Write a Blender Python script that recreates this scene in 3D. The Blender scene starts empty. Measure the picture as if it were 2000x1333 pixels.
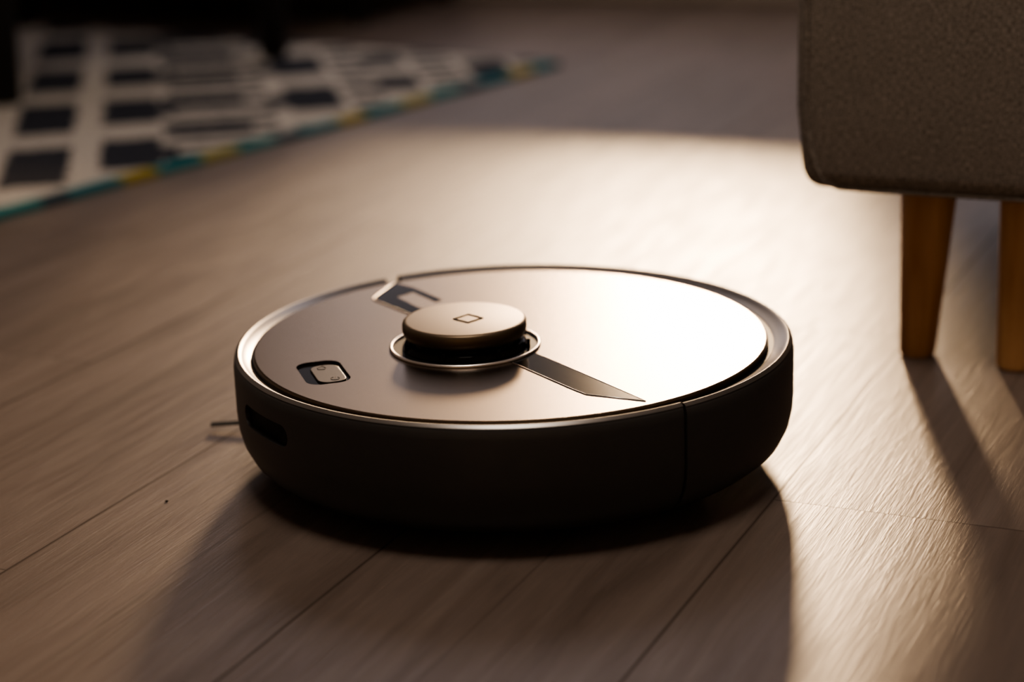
import bpy, bmesh, math, random
from mathutils import Matrix, Vector
random.seed(3)
C=bpy.context.collection
rad=math.radians
# ---------------------------------------------------------------- params
PA=rad(24.5)                       # plank azimuth
SUN_AZ, SUN_EL = rad(6.0), rad(14.4)
SUN_E, SKY_E = 3.3, 6.4
WALL_U=2.12
# ---------------------------------------------------------------- node helpers
class NT:
    def __init__(s,name):
        s.m=bpy.data.materials.new(name); s.m.use_nodes=True
        s.t=s.m.node_tree; s.b=s.t.nodes['Principled BSDF']
    def n(s,typ,**kw):
        x=s.t.nodes.new(typ)
        for k,v in kw.items(): setattr(x,k,v)
        return x
    def l(s,a,b): s.t.links.new(a,b)
    def math(s,op,a,b=None,c=None,clamp=False):
        x=s.n('ShaderNodeMath',operation=op); x.use_clamp=clamp
        for i,v in enumerate((a,b,c)):
            if v is None: continue
            if isinstance(v,(int,float)): x.inputs[i].default_value=v
            else: s.l(v,x.inputs[i])
        return x.outputs[0]
    def mix(s,f,a,b,mode='MIX'):
        x=s.n('ShaderNodeMix',data_type='RGBA',blend_type=mode)
        for i,v in ((0,f),(6,a),(7,b)):
            if isinstance(v,(int,float)): x.inputs[i].default_value=v
            elif isinstance(v,tuple): x.inputs[i].default_value=(*v,1)
            else: s.l(v,x.inputs[i])
        return x.outputs[2]
    def obj(s): return s.n('ShaderNodeTexCoord').outputs['Object']
    def noise(s,vec,scale,detail=3,rough=.5,mapscale=None,dist=0):
        if mapscale:
            mp=s.n('ShaderNodeMapping'); mp.inputs['Scale'].default_value=mapscale; s.l(vec,mp.inputs[0]); vec=mp.outputs[0]
        x=s.n('ShaderNodeTexNoise'); x.inputs['Scale'].default_value=scale; x.inputs['Detail'].default_value=detail
        x.inputs['Roughness'].default_value=rough; x.inputs['Distortion'].default_value=dist
        s.l(vec,x.inputs['Vector']); return x.outputs['Fac']
    def ramp(s,f,stops,interp='LINEAR'):
        x=s.n('ShaderNodeValToRGB'); r=x.color_ramp; r.interpolation=interp
        while len(r.elements)<len(stops): r.elements.new(.5)
        for e,(p,c) in zip(r.elements,stops):
            e.position=p; e.color=(*c,1) if isinstance(c,tuple) else (c,c,c,1)
        s.l(f,x.inputs[0]); return x.outputs[0]
    def bump(s,h,strength,dist=.001,prev=None):
        x=s.n('ShaderNodeBump'); x.inputs['Strength'].default_value=strength; x.inputs['Distance'].default_value=dist
        s.l(h,x.inputs['Height'])
        if prev is not None: s.l(prev,x.inputs['Normal'])
        return x.outputs[0]
    def set(s,**kw):
        for k,v in kw.items():
            i=s.b.inputs[k.replace('_',' ')]
            if isinstance(v,(int,float)): i.default_value=v
            elif isinstance(v,tuple): i.default_value=(*v,1)
            else: s.l(v,i)
        return s

def plain(name,col,rough=.5,metal=0,spec=.5,nscale=60,namt=.12,bump=0,coat=0):
    t=NT(name); o=t.obj(); f=t.noise(o,nscale,4)
    c=t.mix(f,tuple(x*(1-namt) for x in col),tuple(x*(1+namt) for x in col))
    t.set(Base_Color=c,Roughness=rough,Metallic=metal,Coat_Weight=coat)
    t.b.inputs['Specular IOR Level'].default_value=spec
    if bump: t.set(Normal=t.bump(t.noise(o,nscale*12,2),bump,.0004))
    return t.m

# ---- wood floor (object local: x across planks, y along planks)
t=NT('laminate_floor'); o=t.obj(); sx=t.n('ShaderNodeSeparateXYZ'); t.l(o,sx.inputs[0]); X,Y=sx.outputs[0],sx.outputs[1]
W=.187
row=t.math('FLOOR',t.math('DIVIDE',t.math('ADD',X,.010),W))
fx=t.math('FRACT',t.math('DIVIDE',t.math('ADD',X,.010),W))
L=1.28
sh=t.math('MULTIPLY',t.math('SUBTRACT',row,1.0),.27)
yy=t.math('ADD',t.math('DIVIDE',t.math('ADD',Y,.022),L),sh)
col=t.math('FLOOR',yy); fy=t.math('FRACT',yy)
wn2=t.n('ShaderNodeTexWhiteNoise',noise_dimensions='2D'); cv=t.n('ShaderNodeCombineXYZ'); t.l(row,cv.inputs[0]); t.l(col,cv.inputs[1]); t.l(cv.outputs[0],wn2.inputs['Vector'])
ex=t.math('MULTIPLY',t.math('MINIMUM',fx,t.math('SUBTRACT',1.0,fx)),W)
ey=t.math('MULTIPLY',t.math('MINIMUM',fy,t.math('SUBTRACT',1.0,fy)),L)
seam=t.math('MINIMUM',ex,t.math('ADD',ey,.0004))
seamf=t.math('DIVIDE',seam,.0017,clamp=True)
fx2=t.math('ABSOLUTE',t.math('SUBTRACT',fx,.5)); half=t.math('DIVIDE',t.math('MULTIPLY',fx2,W),.0018,clamp=True)
off=t.n('ShaderNodeVectorMath',operation='MULTIPLY_ADD'); t.l(wn2.outputs['Color'],off.inputs[0]); off.inputs[1].default_value=(3,7,5); t.l(o,off.inputs[2]); ov=off.outputs[0]
g1=t.noise(ov,1,6,.62,(26,2.6,1),.6)
g2=t.noise(ov,1,4,.6,(190,12,1),.3)
g3=t.noise(ov,1,3,.6,(620,40,1))
blot=t.noise(ov,2.2,3,.5,(1.6,.7,1))
base=t.ramp(g1,[(.28,(.094,.070,.056)),(.5,(.134,.102,.084)),(.72,(.172,.135,.113))])
base=t.mix(.28,base,t.ramp(g2,[(.3,(.5,.5,.5)),(.62,(1,1,1))]),'MULTIPLY')
base=t.mix(.5,base,t.ramp(blot,[(.3,(.7,.68,.66)),(.7,(1.15,1.15,1.15))]),'MULTIPLY')
pv=t.math('MULTIPLY_ADD',wn2.outputs['Value'],.16,.92)
cc=t.n('ShaderNodeCombineXYZ'); [t.l(pv,cc.inputs[i]) for i in range(3)]
base=t.mix(1.0,base,cc.outputs[0],'MULTIPLY')
base=t.mix(t.math('MULTIPLY_ADD',seamf,.65,.35),(.016,.011,.008),base)
halfm=t.math('MULTIPLY_ADD',half,.28,.72)
base=t.mix(halfm,(.02,.014,.010),base)
rg=t.ramp(g2,[(.3,.44),(.7,.32)])
h=t.math('ADD',t.math('MULTIPLY',g2,.6),t.math('MULTIPLY',g3,.5))
h=t.math('ADD',h,t.math('MULTIPLY',seamf,.15))
t.set(Base_Color=base,Roughness=rg,Normal=t.bump(h,.36,.0011),Specular_IOR_Level=t.math('MULTIPLY',.46,t.math('MULTIPLY',seamf,halfm)))
M_floor=t.m
# ---- fabric
t=NT('woven_fabric'); o=t.obj()
a=t.noise(o,1,2,.5,(1000,1000,330)); b=t.noise(o,1,2,.5,(330,330,1100)); c=t.noise(o,35,4)
w=t.math('ADD',t.math('MULTIPLY',a,.5),t.math('MULTIPLY',b,.5))
colr=t.ramp(w,[(.38,(.115,.10,.083)),(.5,(.20,.176,.152)),(.62,(.315,.285,.25))])
colr=t.mix(.15,colr,t.ramp(c,[(.3,.6),(.7,1.2)]),'MULTIPLY')
t.set(Base_Color=colr,Roughness=.95,Sheen_Weight=.05,Normal=t.bump(w,.4,.0010)); t.b.inputs['Specular IOR Level'].default_value=.15
M_fab=t.m
# ---- leg wood
t=NT('beech_wood'); o=t.obj(); a=t.noise(o,1,5,.6,(60,60,5),.8)
t.set(Base_Color=t.ramp(a,[(.3,(.36,.18,.07)),(.7,(.56,.33,.15))]),Roughness=.42,Normal=t.bump(a,.15,.0006)); M_leg=t.m
# ---- rug: local x along front edge, y into rug, origin at corner
t=NT('rug_pattern'); o=t.obj(); nz=t.n('ShaderNodeTexNoise'); nz.inputs['Scale'].default_value=70; t.l(o,nz.inputs['Vector'])
va=t.n('ShaderNodeVectorMath',operation='MULTIPLY_ADD'); t.l(nz.outputs['Color'],va.inputs[0]); va.inputs[1].default_value=(.022,.022,0); t.l(o,va.inputs[2])
sp=t.n('ShaderNodeSeparateXYZ'); t.l(va.outputs[0],sp.inputs[0]); P,Q=sp.outputs[0],sp.outputs[1]
r2=.70711
S=t.math('MULTIPLY',t.math('ADD',t.math('MULTIPLY',P,-1.0),Q),r2)
T=t.math('MULTIPLY',t.math('ADD',P,Q),r2)
def band(v,lo,hi):
    return t.math('MULTIPLY',t.math('GREATER_THAN',v,lo),t.math('LESS_THAN',v,hi))
def blocks(lo,hi,s0,per,fill):
    return t.math('MULTIPLY',band(T,lo,hi),t.math('LESS_THAN',t.math('FRACT',t.math('DIVIDE',t.math('ADD',S,5*per-s0),per)),fill))
parts=[blocks(.665,.735,-.597,.295,.72),blocks(.565,.632,-.54,.275,.66),blocks(.545,.60,-.50,.275,.30),blocks(.335,.405,-.25,.27,.66),blocks(.375,.43,-.22,.27,.3),
       blocks(.09,.15,-.1,.25,.6),blocks(.225,.28,-.15,.2,.6),blocks(.95,1.02,-.3,.28,.6),blocks(1.10,1.17,-.2,.28,.6),
       blocks(.425,.55,0,.062,.42),blocks(.455,.56,.02,.19,.42),blocks(.28,.325,0,.07,.5),blocks(.16,.215,0,.06,.5),blocks(.79,.93,0,.062,.42),blocks(1.22,1.38,0,.062,.36),blocks(.0,.08,0,.055,.5)]
blk=parts[0]
for q in parts[1:]: blk=t.math('MAXIMUM',blk,q)
wv=t.noise(o,1,2,.5,(500,250,100))
white=t.ramp(wv,[(.3,(.29,.26,.22)),(.7,(.48,.44,.38))]); black=t.ramp(wv,[(.3,(.012,.013,.017)),(.7,(.038,.040,.048))])
cl=t.mix(blk,white,black)
pe=t.math('FRACT',t.math('DIVIDE',P,.36))
edge=t.ramp(pe,[(0,(.02,.15,.16)),(.2,(.28,.22,.03)),(.34,(.02,.13,.15)),(.55,(.02,.05,.07)),(.66,(.03,.17,.17)),(.84,(.23,.21,.05))],'CONSTANT')
so=t.n('ShaderNodeSeparateXYZ'); t.l(o,so.inputs[0])
cl=t.mix(t.math('LESS_THAN',so.outputs[1],.018),cl,edge)
cl=t.mix(t.math('LESS_THAN',so.outputs[0],.012),cl,(.02,.03,.04))
t.set(Base_Color=cl,Roughness=.95,Normal=t.bump(wv,.6,.002)); t.b.inputs['Specular IOR Level'].default_value=.1
M_rug=t.m
# ---- vacuum materials
def satin(name,col,rough,metal,spec=.5,spk=.12):
    t=NT(name); o=t.obj(); f=t.noise(o,1400,2,.6); g=t.noise(o,9,3)
    c=t.mix(f,tuple(x*(1-spk) for x in col),tuple(x*(1+spk) for x in col))
    r=t.math('ADD',t.math('MULTIPLY',t.math('SUBTRACT',g,.5),.04),rough)
    t.set(Base_Color=c,Roughness=r,Metallic=metal,Normal=t.bump(f,.12,.0002)); t.b.inputs['Specular IOR Level'].default_value=spec
    return t.m
M_lid=satin('satin_lid',(.135,.098,.066),.260,1)
M_cap=satin('satin_cap',(.13,.098,.065),.42,.9)
M_btn=satin('satin_button',(.03,.024,.019),.34,.9)
M_body=plain('satin_shell',(.032,.030,.029),.45,0,.4,bump=.1)
M_rim=plain('rim_shell',(.20,.185,.17),.30,.8,.5)
M_gloss=plain('gloss_black',(.008,.007,.006),.10,0,.05)
M_dark=plain('dark_recess',(.008,.008,.008),.5,0,.1)
M_chrome=plain('brushed_chrome',(.70,.65,.60),.28,1)
M_rub=plain('black_rubber',(.012,.012,.012),.7)
M_black=plain('black_stained_wood',(.010,.009,.008),.5,0,.3)
M_wall=plain('wall_paint',(.60,.54,.48),.9,0,.2,nscale=8,namt=.05)
M_trim=plain('trim_paint',(.42,.37,.32),.5,0,.4)
M_ceil=plain('ceiling_paint',(.80,.76,.72),.9,0,.2)
t=NT('fill_lamp_diffuser'); t.set(Base_Color=t.mix(t.noise(t.obj(),20),(.75,.72,.66),(.82,.79,.73)),Roughness=.6); M_fill=t.m  # for the housing of the added fill light

# ---------------------------------------------------------------- geometry helpers
def mkobj(name,bm,mats,parent=None,smooth=False,ang=40):
    bmesh.ops.recalc_face_normals(bm,faces=bm.faces)
    me=bpy.data.meshes.new(name); bm.to_mesh(me); bm.free()
    for m in (mats if isinstance(mats,(list,tuple)) else [mats]): me.materials.append(m)
    ob=bpy.data.objects.new(name,me); C.objects.link(ob)
    if parent: ob.parent=parent
    if smooth:
        me.shade_smooth()
        me.set_sharp_from_angle(angle=rad(ang))
    return ob
def empty(name,loc=(0,0,0),rz=0):
    e=bpy.data.objects.new(name,None); e.location=loc; e.rotation_euler=(0,0,rz); e.empty_display_size=.05; C.objects.link(e); return e
def lathe(name,prof,mat,parent=None,n=160,loc=(0,0,0),a0=0,a1=None,ang=35):
    bm=bmesh.new(); full=a1 is None
    rings=[]; k=n if full else n+1
    for i in range(k):
        a=a0+(2*math.pi if full else a1-a0)*i/n
        rings.append([bm.verts.new((r*math.cos(a),r*math.sin(a),z)) for r,z in prof])
    for i in range(n):
        A=rings[i]; B=rings[(i+1)%k]
        for j in range(len(prof)-1): bm.faces.new((A[j],B[j],B[j+1],A[j+1]))
    if not full:
        for R in (rings[0],rings[-1]):
            try: bm.faces.new(R)
            except: pass
    bmesh.ops.remove_doubles(bm,verts=bm.verts,dist=1e-6)
    ob=mkobj(name,bm,mat,parent,True,ang); ob.location=loc; return ob
def prism(name,pts,z0,z1,mat,parent=None,bev=0):
    bm=bmesh.new(); vs=[bm.verts.new((x,y,z0)) for x,y in pts]; f=bm.faces.new(vs)
    r=bmesh.ops.extrude_face_region(bm,geom=[f]); 
    for v in r['geom']:
        if isinstance(v,bmesh.types.BMVert): v.co.z=z1
    ob=mkobj(name,bm,mat,parent)
    if bev:
        m=ob.modifiers.new('b','BEVEL'); m.width=bev; m.segments=3; m.limit_method='ANGLE'
    return ob
def box(name,lo,hi,mat,parent=None,bev=0,seg=3):
    bm=bmesh.new(); bmesh.ops.create_cube(bm,size=1)
    for v in bm.verts: v.co=Vector([(lo[i]+hi[i])/2+v.co[i]*(hi[i]-lo[i]) for i in range(3)])
    if bev: bmesh.ops.bevel(bm,geom=bm.edges[:],offset=bev,segments=seg,affect='EDGES',profile=.5)
    return mkobj(name,bm,mat,parent,bool(bev),50)
def pill(cx,cy,l,w,ang,n=10,r=None):
    """rounded rectangle outline"""
    r=w/2 if r is None else r; pts=[]
    for sx,sy,a in ((1,1,0),(-1,1,90),(-1,-1,180),(1,-1,270)):
        for i in range(n+1):
            th=rad(a+90*i/n); pts.append((sx*(l/2-r)+r*math.cos(th),sy*(w/2-r)+r*math.sin(th)))
    c,s=math.cos(ang),math.sin(ang)
    return [(cx+x*c-y*s,cy+x*s+y*c) for x,y in pts]
def curve(name,pts,r,mat,parent,cyc=False):
    cu=bpy.data.curves.new(name,'CURVE'); cu.dimensions='3D'; cu.bevel_depth=r; cu.bevel_resolution=2
    s=cu.splines.new('POLY'); s.points.add(len(pts)-1)
    for p,q in zip(s.points,pts): p.co=(*q,1)
    s.use_cyclic_u=cyc; cu.materials.append(mat)
    ob=bpy.data.objects.new(name,cu); C.objects.link(ob); ob.parent=parent; return ob
def cutout(ob,cut):
    md=ob.modifiers.new('cut','BOOLEAN'); md.object=cut; md.operation='DIFFERENCE'; md.solver='EXACT'
    bpy.context.view_layer.update(); dg=bpy.context.evaluated_depsgraph_get()
    me=bpy.data.meshes.new_from_object(ob.evaluated_get(dg)); ob.modifiers.clear(); ob.data=me
    bpy.data.objects.remove(cut)

# ---------------------------------------------------------------- room (local frame rotated so +y = plank direction)
RZ=-PA
VL,VR,UB=-2.6,2.0,-2.6; H=2.5; TH=.12
def roombox(name,lo,hi,mat,bev=0):
    ob=box(name,lo,hi,mat,None,bev); ob.rotation_euler=(0,0,RZ); return ob
roombox('floor',(VL,UB,-.05),(VR,WALL_U,0),M_floor)
WZ0,WZ1=.34,2.3
WINS=[(-1.62,-.385),(-.275,.60)]  # unseen pier between the openings, added to dim sun on the right foreground
bm=bmesh.new()
def addbox(bm,lo,hi):
    r=bmesh.ops.create_cube(bm,size=1)
    for v in r['verts']: v.co=Vector([(lo[i]+hi[i])/2+v.co[i]*(hi[i]-lo[i]) for i in range(3)])
y0,y1=WALL_U,WALL_U+TH
prev=VL
for a,b in WINS:
    addbox(bm,(prev,y0,0),(a,y1,H)); addbox(bm,(a,y0,0),(b,y1,WZ0)); addbox(bm,(a,y0,WZ1),(b,y1,H)); prev=b
addbox(bm,(prev,y0,0),(VR,y1,H))
w=mkobj('wall_back',bm,M_wall); w.rotation_euler=(0,0,RZ)
roombox('wall_left',(VL-TH,UB,0),(VL,WALL_U,H),M_wall)
roombox('wall_right',(VR,UB,0),(VR+TH,WALL_U,H),M_wall)
roombox('wall_front',(VL,UB-TH,0),(VR,UB,H),M_wall)
roombox('ceiling',(VL,UB,H),(VR,WALL_U,H+.1),M_ceil)
roombox('baseboard_back',(VL,WALL_U-.014,0),(VR,WALL_U,.075),M_trim,.003)
fy0,fy1=WALL_U+.03,WALL_U+.09; fw=.035
for i,(a,b) in enumerate(WINS):
    bm=bmesh.new()
    addbox(bm,(a,fy0,WZ0),(b,fy1,WZ0+fw)); addbox(bm,(a,fy0,WZ1-fw),(b,fy1,WZ1))
    addbox(bm,(a,fy0,WZ0+fw),(a+fw,fy1,WZ1-fw)); addbox(bm,(b-fw,fy0,WZ0+fw),(b,fy1,WZ1-fw))
    w=mkobj('window_%d'%(i+1),bm,M_trim); w.rotation_euler=(0,0,RZ)

def loc(u,v,z=0):   # room coords -> world
    return Vector((v*math.cos(PA)+u*math.sin(PA), -v*math.sin(PA)+u*math.cos(PA), z))

# ---------------------------------------------------------------- rug
ra=math.atan2(-.817,-.577)
rug=empty('area_rug',(.08,1.536,0),ra)
bm=bmesh.new()
r=bmesh.ops.create_grid(bm,x_segments=60,y_segments=50,size=1)
for v in bm.verts:
    v.co.x=(v.co.x+1)/2*2.0; v.co.y=(v.co.y+1)/2*1.35; v.co.z=.007+.0008*math.sin(v.co.x*9)*math.cos(v.co.y*7)
ret=bmesh.ops.extrude_face_region(bm,geom=bm.faces[:])
for v in ret['geom']:
    if isinstance(v,bmesh.types.BMVert): v.co.z=.0005
ro=mkobj('rug_weave',bm,M_rug,rug,True)
ro.scale=(1,-1,1)

# ---------------------------------------------------------------- robot vacuum
RV=empty('robot_vacuum')
def bodyprof(R):
    return [(0,.011),(.152,.011),(.162,.0135),(R-.0065,.0195),(R-.0025,.0275),(R-.0006,.036),(R,.045),(R,.072),(R-.0006,.0765),(R-.0018,.0790),(R-.0034,.0800),
            (R-.0044,.0798),(R-.0056,.0786),(.1655,.0768),(.1632,.0758),(.1625,.0735),(0,.0735)]
A_f,A_b=rad(-56.7),rad(118.5)
shell=lathe('main_shell',bodyprof(.1742),M_body,RV,120,(0,0,0),A_b+rad(2.2),A_f+2*math.pi-rad(.3))
bump_=lathe('bumper',bodyprof(.1757),M_body,RV,120,(0,0,0),A_f,A_b-rad(1.6))
lathe('inner_core',[(0,.014),(.158,.014),(.1680,.030),(.1708,.05),(.1708,.0765),(.166,.076),(0,.073)],M_dark,RV,120)
for nm,R,a0,a1 in (('ledge_main',.1742,A_b+rad(2.2),A_f+2*math.pi-rad(.25)),('ledge_bumper',.1757,A_f,A_b-rad(1.6))):
    bm=bmesh.new(); n=140; prof=[(R-.0012,.0786),(R-.0020,.07935),(R-.0034,.08025),(R-.0044,.08005),(R-.0058,.0790),(.1655,.0772),(.1632,.0762)]
    prev=None
    for i in range(n+1):
        a=a0+(a1-a0)*i/n; cur=[bm.verts.new((r_*math.cos(a),r_*math.sin(a),z)) for r_,z in prof]
        if prev: [bm.faces.new((prev[j],cur[j],cur[j+1],prev[j+1])) for j in range(len(prof)-1)]
        prev=cur
    mkobj(nm,bm,M_rim,RV,True)
LZ=.0797
ba=math.atan2(-.96,.28)
lid=lathe('lid',[(0,.0745),(.1600,.0745),(.1606,.0752),(.1606,.0785),(.1600,.0793),(.1590,LZ),(0,LZ)],M_lid,None,200,(-.0012,-.003,0))
cutout(lid,prism('c',pill(-.1135,-.063,.046,.027,ba,8,.009),LZ-.0018,LZ+.01,M_dark))
lid.data.shade_flat()
lid.parent=RV
Z1=LZ+.00025
prism('inlay_front',[(-.012,-.038),(.006,-.026),(.018,-.046),(.074,-.1375),(.041,-.122),(.034,-.112),(.0,-.058)],LZ-.001,Z1,M_gloss,RV)
prism('inlay_back',[(-.080,.135),(-.0925,.097),(-.091,.092),(-.064,.052),(-.050,.030),(-.036,.036),(-.062,.072),(-.077,.099),(-.066,.110),(-.050,.083),(-.046,.088),(-.067,.122)],LZ-.001,Z1,M_gloss,RV)
curve('inlay_edge',[(-.080,.135,Z1),(-.0925,.097,Z1),(-.091,.092,Z1),(-.064,.052,Z1)],.0005,M_chrome,RV)
curve('inlay_edge_front',[(.018,-.046,Z1),(.074,-.1375,Z1),(.041,-.122,Z1),(.034,-.112,Z1),(.0,-.058,Z1)],.0003,M_chrome,RV,False)
# buttons (recessed)
prism('button_panel',pill(-.1135,-.063,.0455,.0265,ba,8,.0088),LZ-.0026,LZ-.0015,M_gloss,RV)
prism('button_cap',pill(-.1105,-.0640,.0345,.0175,ba,8,.007),LZ-.002,LZ-.0004,M_btn,RV,.0005)
zi=LZ-.0003
curve('power_icon',[(-.1055+.0026*math.cos(rad(a)),-.0745+.0026*math.sin(rad(a)),zi) for a in range(120,425,15)],.00013,M_dark,RV)
curve('power_icon_bar',[(-.1055,-.0745,zi),(-.1055,-.0712,zi)],.00013,M_dark,RV)
curve('home_icon',[(-.1180,-.0530,zi),(-.1153,-.0498,zi),(-.1126,-.0530,zi),(-.1133,-.0562,zi),(-.1173,-.0562,zi)],.00013,M_dark,RV,True)
# turret
tc=(-.029,-.018,0)
lathe('turret_well',[(0,LZ+.0002),(.0450,LZ+.0002),(.0450,LZ-.002),(0,LZ-.002)],M_dark,RV,96,tc)
bm=bmesh.new(); nR,nr=128,12; g=[]
for i in range(nR):
    a=2*math.pi*i/nR; g.append([bm.verts.new(((.0458+.0011*math.cos(b))*math.cos(a),(.0458+.0011*math.cos(b))*math.sin(a),LZ+.0006+.0012*math.sin(b))) for b in [2*math.pi*j/nr for j in range(nr)]])
for i in range(nR):
    for j in range(nr): bm.faces.new((g[i][j],g[(i+1)%nR][j],g[(i+1)%nR][(j+1)%nr],g[i][(j+1)%nr]))
ring=mkobj('turret_ring',bm,M_chrome,RV,True,80); ring.location=tc
lathe('turret_base',[(0,LZ),(.0385,LZ),(.0388,LZ+.001),(.0375,LZ+.0035),(.0362,LZ+.0045),(.0345,LZ+.005),(.0345,.0895),(0,.0895)],M_gloss,RV,96,tc)
lathe('turret_cap',[(0,.0872),(.0355,.0872),(.0372,.0878),(.0380,.0890),(.0385,.0915),(.0385,.0950),(.0380,.0962),(.0370,.0969),(.0355,.0972),(0,.0974)],M_cap,RV,128,tc)
for a in (25,95,150,200,250,300,345):
    a=rad(a); box('turret_post',(0,0,0),(.002,.004,.006),M_dark,RV).location=(tc[0]+.0395*math.cos(a),tc[1]+.0395*math.sin(a),LZ)
cx,cy,z=-.0265,-.0195,.0975
curve('cap_mark',[(cx-.009,cy,z),(cx,cy+.009,z),(cx+.009,cy,z),(cx,cy-.009,z)],.00045,M_dark,RV,True)
# side port
def sidepatch(name,mat,a0,a1,z0,z1,r0,r1,parent):
    bm=bmesh.new()
    w_=(a1-a0)*.1742; h_=z1-z0; rr=h_/2; out=pill(0,0,w_,h_,0,8,rr)
    A=[bm.verts.new((r0*math.cos((a0+a1)/2+x/.1742),r0*math.sin((a0+a1)/2+x/.1742),(z0+z1)/2+y)) for x,y in out]
    B=[bm.verts.new((r1*math.cos((a0+a1)/2+x/.1742),r1*math.sin((a0+a1)/2+x/.1742),(z0+z1)/2+y)) for x,y in out]
    bm.faces.new(A); bm.faces.new(B); n=len(A)
    for i in range(n): bm.faces.new((A[i],A[(i+1)%n],B[(i+1)%n],B[i]))
    return mkobj(name,bm,mat,parent,False)
cutout(shell,sidepatch('port_cutter',M_dark,rad(202),rad(221),.050,.0635,.1715,.185,None))
sidepatch('port_liner',M_dark,rad(202.3),rad(220.7),.0502,.0633,.1706,.1718,RV)
# side brush, wheels
hub=(-.136,.070,0)
lathe('side_brush_hub',[(0,.005),(.010,.005),(.012,.007),(.012,.0115),(0,.0115)],M_rub,RV,24,hub)
for k,a in enumerate((188,68,308)):
    a=rad(a)
    for j in range(-2,3):
        b=a+j*.008; L0=.068
        pts=[(hub[0]+r_*math.cos(b-.9*(r_/L0)**2*.12),hub[1]+r_*math.sin(b-.9*(r_/L0)**2*.12),.008-.004*(r_/L0)) for r_ in (.008,.025,.045,L0)]
        curve('side_brush_bristles',pts,.0014,M_rub,RV)
for sx in (-1,1):
    w_=lathe('wheel',[(0,-.01),(.018,-.01),(.020,-.008),(.020,.008),(.018,.01),(0,.01)],M_rub,RV,32); w_.rotation_euler=(0,rad(90),0); w_.location=(sx*.105,-.01,.020)
lathe('caster',[(0,0),(.008,.002),(.010,.008),(.008,.013),(0,.014)],M_rub,RV,24,(.03,.12,0))

# ---------------------------------------------------------------- armchair (local x along near face, y away)
AX,AY=.200,.169
ac=empty('armchair',(AX,AY,0),rad(-25.5))
SW,SD=.74,.60
def cushion(name,lo,hi,bev,parent,taper=0):
    bm=bmesh.new(); bmesh.ops.create_cube(bm,size=1)
    for v in bm.verts: v.co=Vector([(lo[i]+hi[i])/2+v.co[i]*(hi[i]-lo[i]) for i in range(3)])
    bmesh.ops.bevel(bm,geom=bm.edges[:],offset=bev,segments=6,affect='EDGES',profile=.5)
    if taper:
        bmesh.ops.bisect_plane(bm,geom=bm.verts[:]+bm.edges[:]+bm.faces[:],plane_co=(0,0,.185),plane_no=(0,0,1))
        for v in bm.verts:
            f=max(0,(.185-v.co.z)/.057)
            v.co.x+= taper*f*(1 if v.co.x<SW/2 else -1)
    return mkobj(name,bm,M_fab,parent,True,60)
cushion('seat_base',(0,0,.129),(SW,SD,.36),.014,ac,.006)
cushion('arm_left',(0,.0,.350),(.14,SD,.56),.030,ac)
cushion('arm_right',(SW-.14,.0,.350),(SW,SD,.56),.030,ac)
cushion('backrest',(.0,SD-.15,.350),(SW,SD+.02,.80),.035,ac)
cushion('seat_cushion',(.142,.0,.352),(SW-.142,SD-.15,.47),.035,ac)
curve('piping',[(.010,-.0002,.36),(.010,-.0002,.19),(.013,-.0002,.160),(.0165,.0002,.147),(.022,.002,.136),(.032,.005,.1305),(.06,.0045,.1303),(.7,.0045,.1303)],.0017,M_fab,ac)
def tleg(name,x,y,r0,r1,h,dx,dy,mat,parent):
    bm=bmesh.new(); n=28; rings=[]
    for k,(f,rr) in enumerate([(0,r0*.86),(.015,r0),(.5,(r0+r1)/2),(1,r1)]):
        rings.append([bm.verts.new((x+dx*f+rr*math.cos(2*math.pi*i/n),y+dy*f+rr*math.sin(2*math.pi*i/n),h*f)) for i in range(n)])
    bm.faces.new(rings[0]); bm.faces.new(rings[-1])
    for A,B in zip(rings,rings[1:]):
        for i in range(n): bm.faces.new((A[i],A[(i+1)%n],B[(i+1)%n],B[i]))
    return mkobj(name,bm,mat,parent,True,40)
c,s=math.cos(rad(25.5)),math.sin(rad(25.5))
def toac(x,y): dx,dy=x-AX,y-AY; return dx*c-dy*s, dx*s+dy*c
ax,ay=toac(.294,.182); bx,by=toac(.356,.143)
tleg('leg_1',ax,ay,.0128,.0205,.135,.006,.002,M_leg,ac)
tleg('leg_2',bx,by,.0140,.0190,.135,.003,.004,M_leg,ac)
tleg('leg_3',SW-.07,ay,.0128,.0205,.135,-.006,.002,M_leg,ac)
tleg('leg_4',.07,SD-.07,.0128,.0205,.135,.006,-.002,M_leg,ac)
tleg('leg_5',SW-.07,SD-.07,.0128,.0205,.135,-.006,-.002,M_leg,ac)

# ---------------------------------------------------------------- coffee table (black, tapered legs, stands on rug)
ct=empty('coffee_table',(-.329,1.675,.0088),math.atan2(-.329,-.305))
for i,(x,y) in enumerate([(0,0),(.455,0),(0,-.62),(.455,-.62)]):
    tleg('leg_%d'%(i+1),x,y,.021,.033,.36,0,0,M_black,ct)
box('table_top',(-.06,-.68,.36),(.515,.06,.395),M_black,ct,.006)
box('apron',(-.02,-.64,.31),(.475,.02,.36),M_black,ct)
# ---------------------------------------------------------------- low sideboard by the back wall
def place(name,u,v): e=empty(name,loc(u,v),RZ); return e
tv=place('tv_cabinet',WALL_U-.02,-1.0)
box('carcass',(-1.3,-.38,.09),(0,0,.34),M_black,tv,.004)
for i,x in enumerate((-1.298,-.865,-.432)): box('door_panel_%d'%(i+1),(x,-.392,.098),(x+.428,-.379,.332),M_black,tv,.003)
for i,(x,y) in enumerate([(-.05,-.34),(-.05,-.04),(-1.25,-.34),(-1.25,-.04)]): tleg('leg_%d'%(i+1),x,y,.015,.02,.095,0,0,M_black,tv)
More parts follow.
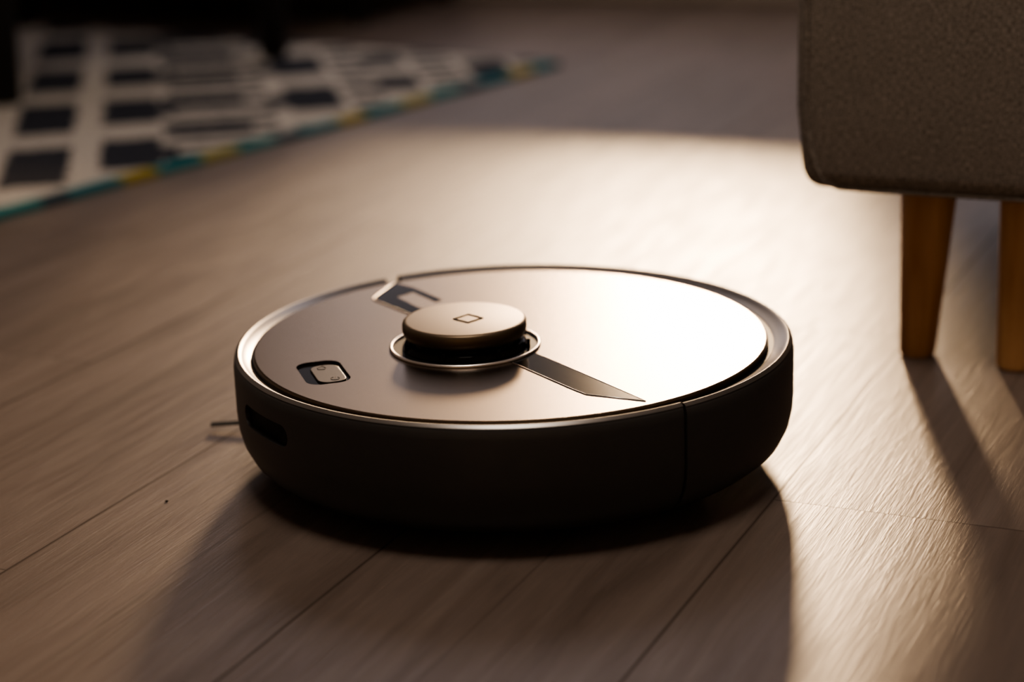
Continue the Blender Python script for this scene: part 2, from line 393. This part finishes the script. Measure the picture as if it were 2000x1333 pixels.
# crumb
bm=bmesh.new(); bmesh.ops.create_icosphere(bm,subdivisions=2,radius=.0010)
for v in bm.verts: v.co*=random.uniform(.7,1.2); v.co.z=v.co.z*.6+.0005
cr=mkobj('dirt_crumb',bm,M_dark); cr.location=(-.214,-.062,0)

# ---------------------------------------------------------------- lights
sd=bpy.data.lights.new('sun','SUN'); sd.energy=SUN_E; sd.color=(1,.67,.385); sd.angle=rad(6)
so=bpy.data.objects.new('sun',sd); C.objects.link(so)
dirv=Vector((-math.sin(SUN_AZ)*math.cos(SUN_EL),-math.cos(SUN_AZ)*math.cos(SUN_EL),-math.sin(SUN_EL)))
so.rotation_euler=dirv.to_track_quat('-Z','Y').to_euler(); so.location=(1,4,2)
for i,(a,b) in enumerate(WINS):
    pd=bpy.data.lights.new('window_portal','AREA'); pd.shape='RECTANGLE'; pd.size=b-a; pd.size_y=WZ1-WZ0; pd.cycles.is_portal=True
    po=bpy.data.objects.new('window_portal',pd); C.objects.link(po); po.location=loc(WALL_U+.10,(a+b)/2,(WZ0+WZ1)/2)
    po.rotation_euler=(rad(-90),0,RZ)
# added fill light: unseen disc at the ceiling, lifts floor and shadow tones
cl_=empty('fill_lamp',(-.05,-.35,H))
lathe('fill_lamp_housing',[(0,0),(.40,0),(.41,-.01),(.41,-.05),(.40,-.06),(0,-.06)],M_fill,cl_,64)
ld=bpy.data.lights.new('fill_lamp_light','AREA'); ld.shape='DISK'; ld.size=.78; ld.energy=27; ld.color=(1,.87,.76)
lo=bpy.data.objects.new('fill_lamp_light',ld); C.objects.link(lo); lo.parent=cl_; lo.location=(0,0,-.065)
w=bpy.data.worlds.new('World'); bpy.context.scene.world=w; w.use_nodes=True
nt=w.node_tree; bg=nt.nodes['Background']
tcn=nt.nodes.new('ShaderNodeTexCoord'); sp=nt.nodes.new('ShaderNodeSeparateXYZ'); nt.links.new(tcn.outputs['Generated'],sp.inputs[0])
cr_=nt.nodes.new('ShaderNodeValToRGB'); nt.links.new(sp.outputs[2],cr_.inputs[0])
r=cr_.color_ramp; r.elements[0].position=0; r.elements[0].color=(.27,.235,.235,1); r.elements[1].position=.60; r.elements[1].color=(.34,.31,.33,1)
e=r.elements.new(.17); e.color=(.31,.27,.28,1); e=r.elements.new(.27); e.color=(.07,.064,.068,1); e=r.elements.new(.40); e.color=(.07,.064,.068,1)
nt.links.new(cr_.outputs[0],bg.inputs[0]); bg.inputs[1].default_value=SKY_E

# ---------------------------------------------------------------- camera
cd=bpy.data.cameras.new('camera'); cam=bpy.data.objects.new('camera',cd); C.objects.link(cam)
cd.sensor_width=36; cd.lens=70; cd.clip_start=.05
cam.matrix_world = Matrix.Translation((0,-1.1976,0.4416)) @ Matrix.Rotation(rad(90-16.98),4,'X') @ Matrix.Rotation(rad(-2),4,'Z')
cd.dof.use_dof=True; cd.dof.focus_distance=1.15; cd.dof.aperture_fstop=3.4
bpy.context.scene.camera=cam
vs=bpy.context.scene.view_settings
try: vs.view_transform='AgX'; vs.look='AgX - Medium High Contrast'
except Exception as ex: print(ex)
